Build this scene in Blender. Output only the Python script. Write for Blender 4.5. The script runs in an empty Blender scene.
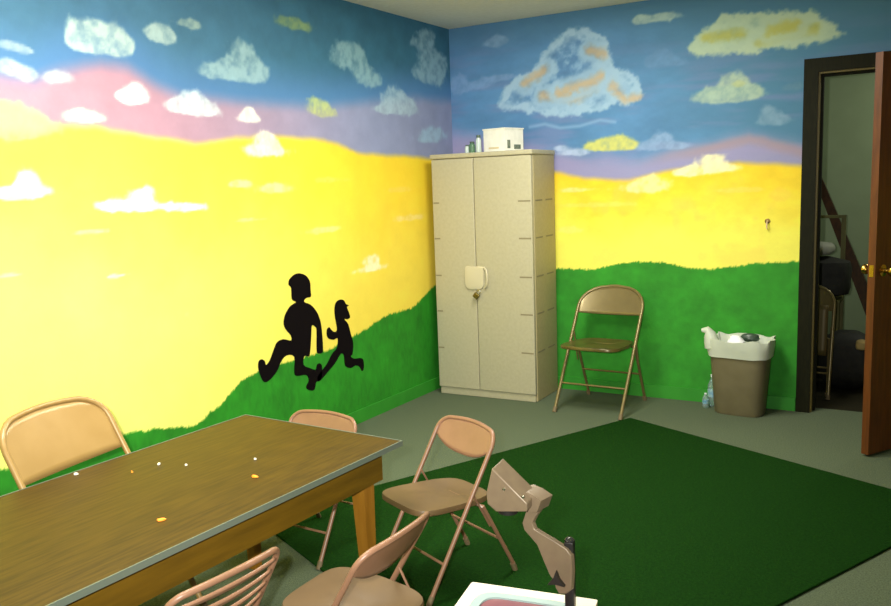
import bpy, math, random
import numpy as np
from mathutils import Vector, Matrix
random.seed(5)
C = bpy.context.scene.collection
scn = bpy.context.scene
PI = math.pi

# ------------------------------------------------------------------ camera
CAM = np.array([3.1367, -5.5027, 1.4816])
YAW, PITCH, ROLL, F = 0.54, 0.1457, -0.0374, 840.0
PPX, PPY = 440.0, 308.0
fw = np.array([-math.sin(YAW)*math.cos(PITCH), math.cos(YAW)*math.cos(PITCH), -math.sin(PITCH)])
r0 = np.cross(fw, [0, 0, 1]); r0 /= np.linalg.norm(r0); u0 = np.cross(r0, fw)
rt = math.cos(ROLL)*r0 + math.sin(ROLL)*u0
up = -math.sin(ROLL)*r0 + math.cos(ROLL)*u0
def at(px, py, ax, val):
    """point where the sight line through a photo pixel meets a real plane (axis = val)"""
    d = fw + rt*(px-PPX)/F - up*(py-PPY)/F
    t = (val-CAM[ax])/d[ax]
    return CAM + t*d
cd = bpy.data.cameras.new('camera'); cam = bpy.data.objects.new('camera', cd); C.objects.link(cam)
cam.matrix_world = Matrix(((rt[0], up[0], -fw[0], CAM[0]), (rt[1], up[1], -fw[1], CAM[1]), (rt[2], up[2], -fw[2], CAM[2]), (0, 0, 0, 1)))
cd.sensor_width = 36; cd.lens = F*36/891
cd.shift_x = (445.5-PPX)/891; cd.shift_y = (PPY-303)/891; cd.clip_start = .05
scn.camera = cam

# ------------------------------------------------------------------ helpers
def lin(c):
    c = np.array(c, float)/255
    return np.where(c <= .04045, c/12.92, ((c+.055)/1.055)**2.4)
def L4(c): return tuple(lin(c))+(1,)

def mat(name, col, rough=.5, metal=0, col2=None, scale=20, stretch=(1, 1, 1), bump=0, bscale=None, spec=.5, trans=0, ior=1.45, detail=4, coat=0):
    m = bpy.data.materials.new(name); m.use_nodes = True
    nt = m.node_tree; b = nt.nodes['Principled BSDF']
    b.inputs['Base Color'].default_value = L4(col)
    b.inputs['Roughness'].default_value = rough; b.inputs['Metallic'].default_value = metal
    b.inputs['Specular IOR Level'].default_value = spec
    b.inputs['Transmission Weight'].default_value = trans; b.inputs['IOR'].default_value = ior
    b.inputs['Coat Weight'].default_value = coat
    if col2 is not None or bump:
        tc = nt.nodes.new('ShaderNodeTexCoord'); mp = nt.nodes.new('ShaderNodeMapping')
        mp.inputs['Scale'].default_value = stretch
        nt.links.new(tc.outputs['Object'], mp.inputs['Vector'])
    if col2 is not None:
        n = nt.nodes.new('ShaderNodeTexNoise'); n.inputs['Scale'].default_value = scale; n.inputs['Detail'].default_value = detail
        nt.links.new(mp.outputs[0], n.inputs['Vector'])
        r = nt.nodes.new('ShaderNodeValToRGB')
        r.color_ramp.elements[0].position = .35; r.color_ramp.elements[1].position = .65
        r.color_ramp.elements[0].color = L4(col); r.color_ramp.elements[1].color = L4(col2)
        nt.links.new(n.outputs['Fac'], r.inputs['Fac']); nt.links.new(r.outputs[0], b.inputs['Base Color'])
    if bump:
        n2 = nt.nodes.new('ShaderNodeTexNoise'); n2.inputs['Scale'].default_value = bscale or scale; n2.inputs['Detail'].default_value = 3
        nt.links.new(mp.outputs[0], n2.inputs['Vector'])
        bp = nt.nodes.new('ShaderNodeBump'); bp.inputs['Strength'].default_value = bump; bp.inputs['Distance'].default_value = .01
        nt.links.new(n2.outputs['Fac'], bp.inputs['Height']); nt.links.new(bp.outputs[0], b.inputs['Normal'])
    return m

class MB:
    def __init__(s): s.v = []; s.f = []; s.sm = []
    def add(s, vs, fs, smooth=False, M=None):
        n = len(s.v)
        for p in vs:
            p = Vector(p)
            s.v.append(tuple(M @ p if M else p))
        for f in fs: s.f.append(tuple(n+i for i in f)); s.sm.append(smooth)
        return s
    def box(s, a, b, M=None, bev=0):
        x0, y0, z0 = a; x1, y1, z1 = b
        if bev:
            import bmesh
            bm = bmesh.new(); bmesh.ops.create_cube(bm, size=1)
            for v in bm.verts: v.co = Vector(((x0+x1)/2+v.co.x*(x1-x0), (y0+y1)/2+v.co.y*(y1-y0), (z0+z1)/2+v.co.z*(z1-z0)))
            bmesh.ops.bevel(bm, geom=bm.edges[:], offset=bev, segments=3, affect='EDGES', profile=.6)
            bm.verts.index_update()
            s.add([v.co for v in bm.verts], [[v.index for v in f.verts] for f in bm.faces], True, M); bm.free(); return s
        vs = [(x0, y0, z0), (x1, y0, z0), (x1, y1, z0), (x0, y1, z0), (x0, y0, z1), (x1, y0, z1), (x1, y1, z1), (x0, y1, z1)]
        return s.add(vs, [(0, 3, 2, 1), (4, 5, 6, 7), (0, 1, 5, 4), (1, 2, 6, 5), (2, 3, 7, 6), (3, 0, 4, 7)], False, M)
    def prism(s, poly, vec, M=None):
        n = len(poly); a = [Vector(p) for p in poly]; b = [p+Vector(vec) for p in a]
        fs = [tuple(range(n)), tuple(range(2*n-1, n-1, -1))]+[(i, i+n, (i+1) % n+n, (i+1) % n) for i in range(n)]
        return s.add(a+b, fs, False, M)
    def tube(s, pts, r, n=10, M=None, closed=False, flat=1.0):
        pts = [Vector(p) for p in pts]; k = len(pts); vs = []; prev = None
        for i, p in enumerate(pts):
            if closed: t = pts[(i+1) % k]-pts[i-1]
            else: t = pts[min(i+1, k-1)]-pts[max(i-1, 0)]
            t.normalize()
            if prev is None:
                a = Vector((0, 0, 1)) if abs(t.z) < .9 else Vector((1, 0, 0))
                e = t.cross(a).normalized()
            else: e = (prev-t*prev.dot(t)).normalized()
            prev = e; g = t.cross(e)
            rr = r[i] if isinstance(r, (list, tuple)) else r
            for j in range(n):
                an = 2*PI*j/n; vs.append(p+e*rr*math.cos(an)+g*rr*flat*math.sin(an))
        fs = []
        for i in range(k if closed else k-1):
            for j in range(n):
                a = i*n+j; b = i*n+(j+1) % n; c = ((i+1) % k)*n+(j+1) % n; d = ((i+1) % k)*n+j
                fs.append((a, b, c, d))
        if not closed: fs += [tuple(reversed(range(n))), tuple(range((k-1)*n, k*n))]
        return s.add(vs, fs, True, M)
    def lathe(s, prof, n=24, M=None):
        vs = []; fs = []
        for (r, z) in prof:
            for j in range(n): vs.append((r*math.cos(2*PI*j/n), r*math.sin(2*PI*j/n), z))
        for i in range(len(prof)-1):
            for j in range(n): fs.append((i*n+j, i*n+(j+1) % n, (i+1)*n+(j+1) % n, (i+1)*n+j))
        fs += [tuple(reversed(range(n))), tuple(range((len(prof)-1)*n, len(prof)*n))]
        return s.add(vs, fs, True, M)
    def loft(s, rings, M=None, cap=True, smooth=True):
        n = len(rings[0]); vs = [p for r in rings for p in r]; fs = []
        for i in range(len(rings)-1):
            for j in range(n): fs.append((i*n+j, i*n+(j+1) % n, (i+1)*n+(j+1) % n, (i+1)*n+j))
        if cap: fs += [tuple(reversed(range(n))), tuple(range((len(rings)-1)*n, len(rings)*n))]
        return s.add(vs, fs, smooth, M)
    def grid(s, fn, nu, nv, M=None):
        vs = [fn(i/nu, j/nv) for i in range(nu+1) for j in range(nv+1)]
        fs = [(i*(nv+1)+j, (i+1)*(nv+1)+j, (i+1)*(nv+1)+j+1, i*(nv+1)+j+1) for i in range(nu) for j in range(nv)]
        return s.add(vs, fs, True, M)
    def build(s, name, m, parent=None, solid=0, loc=None):
        me = bpy.data.meshes.new(name); me.from_pydata(s.v, [], s.f); me.materials.append(m)
        me.polygons.foreach_set('use_smooth', s.sm)
        o = bpy.data.objects.new(name, me); C.objects.link(o)
        if any(s.sm) and not all(s.sm) or True:
            try: me.set_sharp_from_angle(angle=math.radians(40))
            except Exception: pass
        if solid:
            md = o.modifiers.new('solid', 'SOLIDIFY'); md.thickness = solid; md.offset = 0
        if loc is not None: o.location = loc
        if parent: o.parent = parent
        return o

def tag(o, label=None, cat=None, group=None, kind=None):
    if label: o['label'] = label
    if cat: o['category'] = cat
    if group: o['group'] = group
    if kind: o['kind'] = kind
    return o
def thing(name, label, cat, loc=(0, 0, 0), rz=0, group=None):
    o = bpy.data.objects.new(name, None); C.objects.link(o); o.empty_display_size = .1
    o.location = loc; o.rotation_euler = (0, 0, rz)
    return tag(o, label, cat, group)
def copy_tree(o, parent=None):
    c = o.copy(); C.objects.link(c)
    if parent: c.parent = parent
    for ch in list(o.children): copy_tree(ch, c)
    return c

# ------------------------------------------------------------------ noise
rng = np.random.RandomState(7)
LAT = rng.rand(256, 256)
def vnoise(x, y):
    xi = np.floor(x).astype(int); yi = np.floor(y).astype(int); fx = x-xi; fy = y-yi
    fx = fx*fx*(3-2*fx); fy = fy*fy*(3-2*fy)
    g = lambda a, b: LAT[a % 256, b % 256]
    return (g(xi, yi)*(1-fx)+g(xi+1, yi)*fx)*(1-fy)+(g(xi, yi+1)*(1-fx)+g(xi+1, yi+1)*fx)*fy
def fbm(x, y, sc, oc=4, off=0):
    v = 0; a = .5; t = 0
    for o in range(oc):
        v = v+a*vnoise(x*sc+off+17*o, y*sc+off*1.7+31*o); t += a; a *= .55; sc *= 2.03
    return v/t*2-1
def sstep(a, b, x):
    t = np.clip((x-a)/(b-a), 0, 1); return t*t*(3-2*t)

# ------------------------------------------------------------------ mural
H = 2.596
class Wall:
    """paints the mural colours of one wall, all measured in metres on that wall"""
    def __init__(s, ax, run):        # ax: constant axis; run: axis along the wall
        s.ax = ax; s.run = run
    def w(s, px, py):
        p = at(px, py, s.ax, 0.0); return p[s.run], p[2]
    def curve(s, pts):
        q = sorted(s.w(*p) for p in pts); return [a for a, _ in q], [b for _, b in q]
    def interp(s, pts, S):
        xs, zs = s.curve(pts); return np.interp(S, xs, zs)
    def cloud(s, S, Z, col, puffs, colr, al=1, amp=.55, flat=None, edge=.5, tex=.5, seed=0):
        Fm = np.zeros(S.shape)
        for (px, py, rx, ry) in puffs:
            c = s.w(px, py); ex = abs(s.w(px+rx, py)[0]-s.w(px-rx, py)[0])/2; ez = abs(s.w(px, py-ry)[1]-s.w(px, py+ry)[1])/2
            dz_ = Z-c[1]; Fm = Fm+np.exp(-.95*(((S-c[0])/ex)**2+(np.where(dz_ < 0, dz_*1.25, dz_)/ez)**2))
        n = fbm(S, Z, 12, 4, seed)*amp*.55+fbm(S, Z, 38, 3, seed+5)*amp*.45
        n = n+.34*(.55-2.2*np.abs(fbm(S, Z, 9, 2, seed+13)))
        a = sstep(.26, .26+edge*.9, Fm+n*.6)
        br = fbm(S, Z, 26, 4, seed+9)
        a = a*np.clip(1+tex*br*.8-(tex*.12), 0, 1)*al
        c = np.array(colr, float)[None, :]*(1+.08*br[:, None])
        return col*(1-a[:, None])+c*a[:, None], a
def mix(c, colr, a):
    return c*(1-a[:, None])+np.array(colr, float)[None, :]*a[:, None]

def paint_left(S, Z):
    W = Wall(0, 1)
    b1 = W.interp([(0, 74), (34, 80), (61, 70), (101, 62), (128, 67), (152, 82), (185, 97), (236, 101), (300, 104), (335, 105), (385, 99), (415, 97), (449, 100)], S)+.012*fbm(S, Z, 6, 3, 3)
    b2 = W.interp([(0, 128), (40, 132), (61, 126), (101, 127), (152, 136), (195, 143), (236, 137), (283, 135), (325, 139), (358, 152), (419, 157), (449, 158)], S)+.012*fbm(S, Z, 8, 3, 4)
    b3 = W.interp([(0, 470), (60, 455), (134, 432), (194, 427), (220, 406), (241, 382), (262, 370), (283, 364), (310, 356), (330, 350), (354, 337), (388, 315), (413, 308), (434, 286), (451, 284)], S)
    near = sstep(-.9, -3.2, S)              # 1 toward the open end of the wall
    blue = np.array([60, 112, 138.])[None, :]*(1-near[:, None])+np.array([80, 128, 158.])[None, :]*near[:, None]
    col = blue*(1+.09*fbm(S, Z, 9, 4, 1)[:, None])
    col = mix(col, (92, 140, 196), sstep(.28, .0, Z-b1)*.8)
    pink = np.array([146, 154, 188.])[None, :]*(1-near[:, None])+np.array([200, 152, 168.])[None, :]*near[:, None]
    pink = pink*(1+.04*fbm(S, Z, 12, 3, 2)[:, None])
    a = sstep(.05, -.06, Z-b1)[:, None]; col = col*(1-a)+pink*a
    d = b2-Z
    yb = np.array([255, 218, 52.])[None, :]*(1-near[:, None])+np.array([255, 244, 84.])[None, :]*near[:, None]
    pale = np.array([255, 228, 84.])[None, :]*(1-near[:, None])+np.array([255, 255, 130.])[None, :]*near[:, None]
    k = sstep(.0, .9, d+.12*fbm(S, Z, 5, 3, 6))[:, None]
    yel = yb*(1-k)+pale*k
    yel = yel*(1+.03*fbm(S, Z, 10, 4, 8)[:, None])
    a = sstep(-.02, .03, d)[:, None]; col = col*(1-a)+yel*a
    white = (206, 226, 214); wy = (255, 255, 238)
    CL = [
     ([(76, 38, 10, 12), (92, 30, 16, 13), (110, 36, 14, 13), (125, 45, 10, 10), (88, 47, 17, 9), (115, 50, 12, 7)], white, .85),
     ([(150, 33, 9, 8), (162, 33, 11, 9), (168, 39, 8, 7)], white, .75), ([(182, 23, 8, 6), (195, 25, 8, 6)], (190, 210, 190), .7),
     ([(208, 72, 10, 8), (225, 67, 13, 11), (243, 58, 12, 16), (257, 70, 11, 12), (238, 76, 26, 7)], (176, 208, 208), .75),
     ([(288, 22, 11, 7), (303, 27, 12, 6)], (142, 168, 110), .8),
     ([(342, 58, 11, 14), (353, 52, 10, 12), (361, 68, 9, 12), (371, 80, 11, 9)], (160, 196, 200), .7),
     ([(420, 44, 10, 7), (428, 38, 9, 8), (433, 62, 12, 13), (424, 76, 12, 9), (438, 75, 9, 14)], (146, 182, 198), .85),
     ([(395, 100, 12, 13), (409, 108, 12, 9), (383, 110, 12, 5)], (176, 204, 216), .8), ([(434, 134, 13, 9), (426, 140, 10, 4)], (160, 192, 214), .8),
     ([(318, 104, 8, 7), (322, 112, 14, 7)], (204, 216, 130), .8),
     ([(122, 96, 6, 4), (137, 92, 13, 9), (133, 100, 14, 6)], (250, 250, 245), .95),
     ([(178, 106, 9, 7), (194, 99, 14, 11), (206, 109, 13, 8), (192, 111, 22, 5)], (222, 238, 240), .9),
     ([(250, 112, 7, 6), (250, 119, 12, 5)], (250, 250, 235), .95),
     ([(268, 139, 11, 9), (268, 151, 24, 7)], (255, 250, 226), .97),
     ([(82, 114, 14, 6), (88, 119, 19, 5)], (255, 250, 226), .9),
     ([(8, 45, 14, 6), (26, 51, 12, 4)], (190, 205, 205), .7), ([(10, 68, 18, 10), (28, 75, 12, 8)], (196, 206, 200), .8), ([(58, 78, 18, 8)], (206, 214, 214), .75),
     ([(8, 116, 26, 16), (35, 126, 24, 10), (10, 132, 40, 10)], (250, 240, 140), .85),
     ([(28, 180, 14, 10), (30, 193, 29, 8), (10, 194, 14, 7)], (255, 255, 215), .95),
     ([(143, 195, 15, 9), (145, 207, 36, 6), (110, 206, 15, 6), (188, 208, 20, 5)], wy, 1),
     ([(240, 184, 13, 4), (272, 189, 19, 6)], (255, 244, 170), .85), ([(373, 260, 9, 6), (370, 269, 19, 4)], (255, 248, 200), .95),
     ([(325, 230, 18, 4)], (255, 240, 160), .7), ([(90, 232, 16, 3)], (255, 255, 190), .7), ([(118, 276, 12, 2)], (255, 255, 215), .9), ([(8, 276, 12, 2.5)], (255, 255, 205), .8),
     ([(412, 218, 16, 4)], (255, 230, 150), .7), ([(250, 220, 18, 2)], (255, 250, 170), .6), ([(330, 180, 18, 3)], (255, 225, 110), .6), ([(400, 190, 14, 3)], (255, 220, 110), .5),
    ]
    for i, (pf, cc, al) in enumerate(CL):
        col, _ = W.cloud(S, Z, col, pf, cc, al, seed=i*3, tex=.25 if cc[2] > 209 and cc[0] > 240 else .7)
    edge = b3+.010*fbm(S, Z, 40, 3, 21)+.014*np.abs(fbm(S, Z*.3, 90, 2, 22))
    gr = np.array([44, 140, 34.])[None, :]*(1+.14*fbm(S, Z, 7, 4, 23)[:, None]+.07*fbm(S, Z*.4, 60, 2, 24)[:, None])
    a = sstep(-.004, .006, edge-Z)[:, None]; col = col*(1-a)+gr*a
    return np.clip(col, 0, 255)

def inpoly(S, Z, poly):
    r = np.zeros(S.shape, bool); n = len(poly)
    for i in range(n):
        x0, y0 = poly[i]; x1, y1 = poly[(i+1) % n]
        if y0 == y1: continue
        c = ((y0 > Z) != (y1 > Z)) & (S < (x1-x0)*(Z-y0)/(y1-y0)+x0); r ^= c
    return r
def segdist(S, Z, poly, closed=True):
    d = np.full(S.shape, 9.); n = len(poly)
    for i in range(n if closed else n-1):
        a = np.array(poly[i]); b = np.array(poly[(i+1) % n]); v = b-a; L = v@v
        t = np.clip(((S-a[0])*v[0]+(Z-a[1])*v[1])/L, 0, 1)
        d = np.minimum(d, np.hypot(S-a[0]-t*v[0], Z-a[1]-t*v[1]))
    return d

def paint_back(S, Z):
    W = Wall(1, 0)
    b1 = W.interp([(451, 132), (500, 142), (560, 152), (600, 160), (640, 160), (690, 150), (749, 136), (802, 148), (880, 150)], S)+.02*fbm(S, Z, 5, 3, 33)
    b2 = W.interp([(451, 168), (554, 171), (585, 177), (629, 179), (655, 173), (683, 167), (739, 161), (772, 162), (802, 165), (880, 166)], S)+.01*fbm(S, Z, 8, 3, 34)
    b3 = W.interp([(450, 270), (557, 269), (593, 270), (620, 264), (637, 262), (665, 263), (690, 269), (712, 270), (754, 264), (796, 262), (880, 262)], S)
    blue = np.array([94, 144, 192.])[None, :]*(1+.10*fbm(S, Z*2, 5, 4, 31)[:, None])
    col = blue.repeat(1, 0)
    col = mix(col, (80, 130, 160), sstep(1.2, 2.3, S+.5*(Z-2))*.75)
    col = mix(col, (80, 126, 156), sstep(2.35, 2.6, Z)*.6)
    # soft grey and lavender streaks in the lower sky
    st = fbm(S*.5, Z*3.2, 5, 3, 36)
    col = mix(col, (126, 140, 188), sstep(-.1, .5, st)*sstep(.95, .1, Z-b1)*.6)
    a = sstep(.09, -.07, Z-b1); col = mix(col, (168, 158, 200), a*.85)
    a = sstep(.06, .0, np.abs(Z-b1+.02))*sstep(1.3, 1.9, S); col = mix(col, (176, 150, 160), a*.7)
    d = b2-Z
    k = sstep(.0, .5, d+.10*fbm(S, Z, 5, 3, 37))[:, None]
    yel = np.array([255, 218, 50.])[None, :]*(1-k)+np.array([255, 246, 96.])[None, :]*k
    yel = yel*(1+.05*fbm(S*1.2, Z*2, 9, 4, 38)[:, None])
    yel = mix(yel, (255, 205, 96), sstep(.1, .6, fbm(S, Z, 6, 3, 39))*.4)
    yel = mix(yel, (255, 250, 110), sstep(.35, .0, Z-b3)*.5)
    a = sstep(-.015, .035, d)[:, None]; col = col*(1-a)+yel*a
    CL = [
     ([(492, 43, 8, 5), (500, 40, 9, 7)], (132, 168, 204), .8), ([(458, 86, 8, 11), (475, 86, 16, 6), (500, 78, 18, 4)], (140, 172, 218), .6),
     ([(600, 147, 16, 5), (612, 142, 20, 8), (626, 146, 12, 5)], (214, 214, 118), .95),
     ([(650, 146, 16, 6), (662, 139, 13, 8), (677, 146, 12, 4)], (150, 178, 216), .75), ([(573, 153, 16, 4), (560, 148, 8, 3)], (190, 208, 236), .8),
     ([(730, 83, 15, 13), (712, 95, 16, 8), (748, 92, 13, 9), (730, 97, 28, 6)], (184, 206, 182), .85), ([(738, 84, 8, 5)], (196, 204, 140), .6),
     ([(770, 112, 10, 9), (775, 121, 16, 6)], (140, 172, 198), .7), ([(793, 87, 12, 6)], (110, 146, 170), .5),
     ([(650, 62, 8, 8), (665, 57, 11, 9), (678, 63, 9, 6)], (106, 148, 192), .8), ([(640, 20, 9, 5), (662, 18, 20, 5)], (182, 206, 196), .85),
     ([(712, 160, 15, 7), (712, 169, 30, 5), (686, 173, 14, 5)], (255, 248, 196), .95), ([(650, 181, 12, 7), (645, 188, 30, 6)], (255, 240, 176), .85),
     ([(580, 190, 26, 3)], (255, 236, 150), .8), ([(600, 205, 40, 2.5)], (255, 232, 120), .5), ([(740, 190, 30, 3)], (255, 226, 120), .5), ([(570, 230, 14, 4)], (255, 236, 150), .4),
     ([(780, 195, 14, 8)], (255, 214, 90), .4)]
    for i, (pf, cc, al) in enumerate(CL):
        col, _ = W.cloud(S, Z, col, pf, cc, al, seed=100+i*3, tex=.5)
    # the big shaded cloud and the long cloud along the top
    for (poly, rim, core, warm, wl, seed) in (
        ([(494, 109), (504, 90), (516, 76), (531, 72), (540, 54), (554, 40), (568, 30), (581, 27), (597, 31), (608, 42), (612, 56), (616, 66), (632, 72), (643, 84), (645, 98), (634, 106), (618, 104), (596, 112), (568, 118), (545, 116), (524, 111)],
         (172, 206, 232), (98, 144, 192), (216, 184, 140), [[(543, 96), (575, 99), (600, 84), (610, 80)], [(612, 86), (625, 100), (640, 98)], [(524, 84), (545, 70)], [(590, 50), (604, 54)], [(560, 92), (585, 84), (600, 76)]], 61),
        ([(688, 49), (699, 34), (712, 24), (722, 14), (800, 10), (828, 17), (849, 35), (831, 41), (806, 46), (780, 48), (755, 53), (720, 54), (698, 56)],
         (196, 216, 186), (150, 182, 168), (200, 196, 92), [[(705, 38), (742, 34)], [(760, 42), (800, 30), (815, 28)], [(770, 30), (795, 24)]], 71)):
        P = [W.w(*p) for p in poly]
        n = fbm(S, Z, 16, 4, seed)*.03+fbm(S, Z, 50, 2, seed+2)*.012
        dd = segdist(S, Z, P); sd = np.where(inpoly(S, Z, P), dd, -dd)+n
        a = sstep(-.012, .022, sd)
        br = fbm(S, Z, 22, 4, seed+3); c = np.array(core, float)[None, :]*(1+.12*br[:, None])
        c = mix(c, rim, np.clip(sstep(.10, .02, sd)*.9+sstep(-.1, .5, br)*.55, 0, 1))
        for ln in wl:
            q = [W.w(*p) for p in ln]
            dl = segdist(S, Z, q, False)+.02*fbm(S, Z, 30, 3, seed+8)
            c = mix(c, rim, sstep(.11, .06, dl)*sstep(.0, .05, dl)*.8); c = mix(c, warm, sstep(.055, .0, dl)*.8)
        col = col*(1-a[:, None]*.93)+c*(a[:, None]*.93)
    q = [W.w(*p) for p in [(530, 127), (545, 124), (560, 128), (580, 126), (600, 120), (615, 122)]]
    col = mix(col, (140, 182, 222), sstep(.02, .0, segdist(S, Z, q, False))*.7)
    edge = b3+.008*fbm(S, Z, 40, 3, 51)+.016*np.abs(fbm(S, Z*.3, 90, 2, 52))
    gr = np.array([52, 146, 42.])[None, :]*(1+.13*fbm(S, Z, 6, 4, 53)[:, None]+.07*fbm(S, Z, 26, 3, 54)[:, None])
    a = sstep(-.004, .006, edge-Z)[:, None]; col = col*(1-a)+gr*a
    return np.clip(col, 0, 255)

def mural_material(name):
    m = bpy.data.materials.new(name); m.use_nodes = True; nt = m.node_tree; b = nt.nodes['Principled BSDF']
    a = nt.nodes.new('ShaderNodeVertexColor'); a.layer_name = 'paint'
    n = nt.nodes.new('ShaderNodeTexNoise'); n.inputs['Scale'].default_value = 60; n.inputs['Detail'].default_value = 3
    hv = nt.nodes.new('ShaderNodeMixRGB'); hv.blend_type = 'MULTIPLY'; hv.inputs[0].default_value = .05
    tc = nt.nodes.new('ShaderNodeTexCoord'); nt.links.new(tc.outputs['Object'], n.inputs['Vector'])
    nt.links.new(a.outputs['Color'], hv.inputs[1]); nt.links.new(n.outputs['Fac'], hv.inputs[2])
    nt.links.new(hv.outputs[0], b.inputs['Base Color'])
    bp = nt.nodes.new('ShaderNodeBump'); bp.inputs['Strength'].default_value = .08; bp.inputs['Distance'].default_value = .01
    nt.links.new(n.outputs['Fac'], bp.inputs['Height']); nt.links.new(bp.outputs[0], b.inputs['Normal'])
    b.inputs['Roughness'].default_value = .7; b.inputs['Specular IOR Level'].default_value = .25
    return m
MAX_ALB = .86
def mural_wall(name, cols, rows, fn, to3d, hole=None, flip=False, thick=None):
    S, Z = np.meshgrid(cols, rows, indexing='ij'); s = S.ravel(); z = Z.ravel()
    rgb = lin(fn(s, z))*MAX_ALB
    v = to3d(s, z); nc, nr = len(cols), len(rows)
    I, J = np.meshgrid(np.arange(nc-1), np.arange(nr-1), indexing='ij'); I = I.ravel(); J = J.ravel()
    if hole:
        x0, x1, z1 = hole
        cx = (cols[I]+cols[I+1])/2; cz = (rows[J]+rows[J+1])/2
        k = ~((cx > x0) & (cx < x1) & (cz < z1)); I = I[k]; J = J[k]
    a = I*nr+J; b = (I+1)*nr+J; f = np.stack([a, b, b+1, a+1], 1)
    if flip: f = f[:, ::-1]
    me = bpy.data.meshes.new(name)
    me.vertices.add(len(v)); me.vertices.foreach_set('co', v.ravel())
    me.loops.add(f.size); me.loops.foreach_set('vertex_index', f.ravel().astype(np.int32))
    me.polygons.add(len(f)); me.polygons.foreach_set('loop_start', np.arange(len(f), dtype=np.int32)*4)
    me.update(calc_edges=True); me.validate()
    at_ = me.color_attributes.new('paint', 'FLOAT_COLOR', 'POINT')
    at_.data.foreach_set('color', np.concatenate([rgb, np.ones((len(rgb), 1))], 1).astype(np.float32).ravel())
    me.materials.append(mural_material(name+'_paint'))
    o = bpy.data.objects.new(name, me); C.objects.link(o); tag(o, kind='structure')
    return o
rows = np.linspace(0, H, 326)
FLOOR_W, FRONT = 4.7, -6.9
DX0, DX1, DH = 2.475, 3.31, 2.06          # door opening
cl = np.concatenate([np.linspace(FRONT, -4.0, 30)[:-1], np.linspace(-4.0, 0, 560)])
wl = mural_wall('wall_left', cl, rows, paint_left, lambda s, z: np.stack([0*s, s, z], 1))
cb = np.concatenate([np.linspace(0, DX0, 330)[:-1], np.linspace(DX0, DX1, 60)[:-1], np.linspace(DX1, FLOOR_W, 40)])
rb = np.concatenate([np.linspace(0, DH, 260)[:-1], np.linspace(DH, H, 70)])
wb = mural_wall('wall_back', cb, rb, paint_back, lambda s, z: np.stack([s, 0*s, z], 1), hole=(DX0, DX1, DH))
tag(wl, 'left wall painted with a sunset sky, clouds and a green hill'); tag(wb, 'back wall painted with big clouds, yellow sky and green hill')

# painted running silhouettes, a layer of paint on the left wall
black = mat('black_paint', (10, 5, 7), .8, spec=.1)
def silhouette(poly, label):
    P = []
    for (x, y) in poly:
        p = at(200+x/3.188, 230+y/3.188, 0, 0.0); P.append(Vector((0.0006, p[1], p[2])))
    # smooth the outline
    Q = []
    n = len(P)
    for i in range(n):
        a, b, c, d = P[i-1], P[i], P[(i+1) % n], P[(i+2) % n]
        for t in (0, .33, .66):
            Q.append(.5*((2*b)+(c-a)*t+(2*a-5*b+4*c-d)*t*t+(3*b-a-3*c+d)*t**3))
    m = MB().prism(Q, (.0012, 0, 0)); o = m.build('painted_runner', black, wl); tag(o, label)
silhouette([(300,142),(318,138),(338,146),(350,165),(352,190),(353,212),(340,216),(333,222),(333,230),(352,238),(370,258),(382,285),(388,320),(392,380),(388,392),(375,393),(371,380),(371,320),(366,308),(356,305),(354,340),(350,395),(345,403),(332,402),(330,430),(350,440),(368,445),(372,430),(380,425),(388,432),(388,465),(380,480),(370,485),(366,505),(358,512),(342,508),(338,498),(346,480),(338,462),(310,465),(300,455),(300,404),(275,400),(258,420),(245,450),(225,475),(210,485),(198,478),(186,445),(186,420),(196,412),(206,418),(210,430),(222,415),(235,380),(245,358),(265,348),(290,352),(288,335),(275,320),(266,300),(270,272),(285,245),(303,232),(304,228),(292,220),(290,185),(282,175),(284,158)],
           'larger black painted figure striding left')
silhouette([(432,232),(445,222),(458,224),(465,236),(474,240),(468,246),(474,262),(478,278),(470,284),(460,284),(472,300),(480,330),(488,360),(486,395),(480,402),(490,410),(510,408),(520,414),(522,440),(516,450),(508,436),(495,432),(480,440),(462,432),(458,400),(448,395),(430,425),(405,455),(385,478),(376,482),(374,468),(385,452),(405,425),(420,395),(436,375),(438,345),(425,350),(408,345),(403,330),(405,315),(412,310),(418,318),(428,325),(436,318),(432,290),(430,280),(428,255)],
           'smaller black painted figure running behind')

# ------------------------------------------------------------------ room shell
carpet = mat('grey_carpet', (76, 87, 68), .95, col2=(98, 108, 86), scale=160, bump=.5, bscale=220, spec=.1, detail=6)
wgreen = mat('green_trim_paint', (42, 130, 34), .55, col2=(48, 138, 38), scale=8)
plain = mat('plain_wall', (196, 190, 160), .8, col2=(202, 196, 168), scale=5)
ceilm = mat('ceiling_paint', (214, 212, 192), .9, col2=(220, 218, 200), scale=30)
store = mat('storeroom_paint', (140, 156, 122), .85, col2=(146, 162, 128), scale=4)
o = MB().box((-.1, FRONT-.1, -.1), (FLOOR_W+.1, .12, 0)).build('floor', carpet); tag(o, 'grey-green carpeted floor', kind='structure')
MB().box((-.1, FRONT-.1, H), (FLOOR_W+.1, .12, H+.1)).build('ceiling', ceilm)['kind'] = 'structure'
MB().box((FLOOR_W, FRONT-.1, 0), (FLOOR_W+.1, 0, H)).build('wall_right', plain)['kind'] = 'structure'
MB().box((-.1, FRONT-.1, 0), (FLOOR_W+.1, FRONT, H)).build('wall_front', plain)['kind'] = 'structure'
MB().box((0, -6.8, 0), (.012, 0, .085)).build('baseboard_left', wgreen)['kind'] = 'structure'
MB().box((.012, -.012, 0), (DX0-.075, 0, .085)).build('baseboard_back', wgreen)['kind'] = 'structure'
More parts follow.
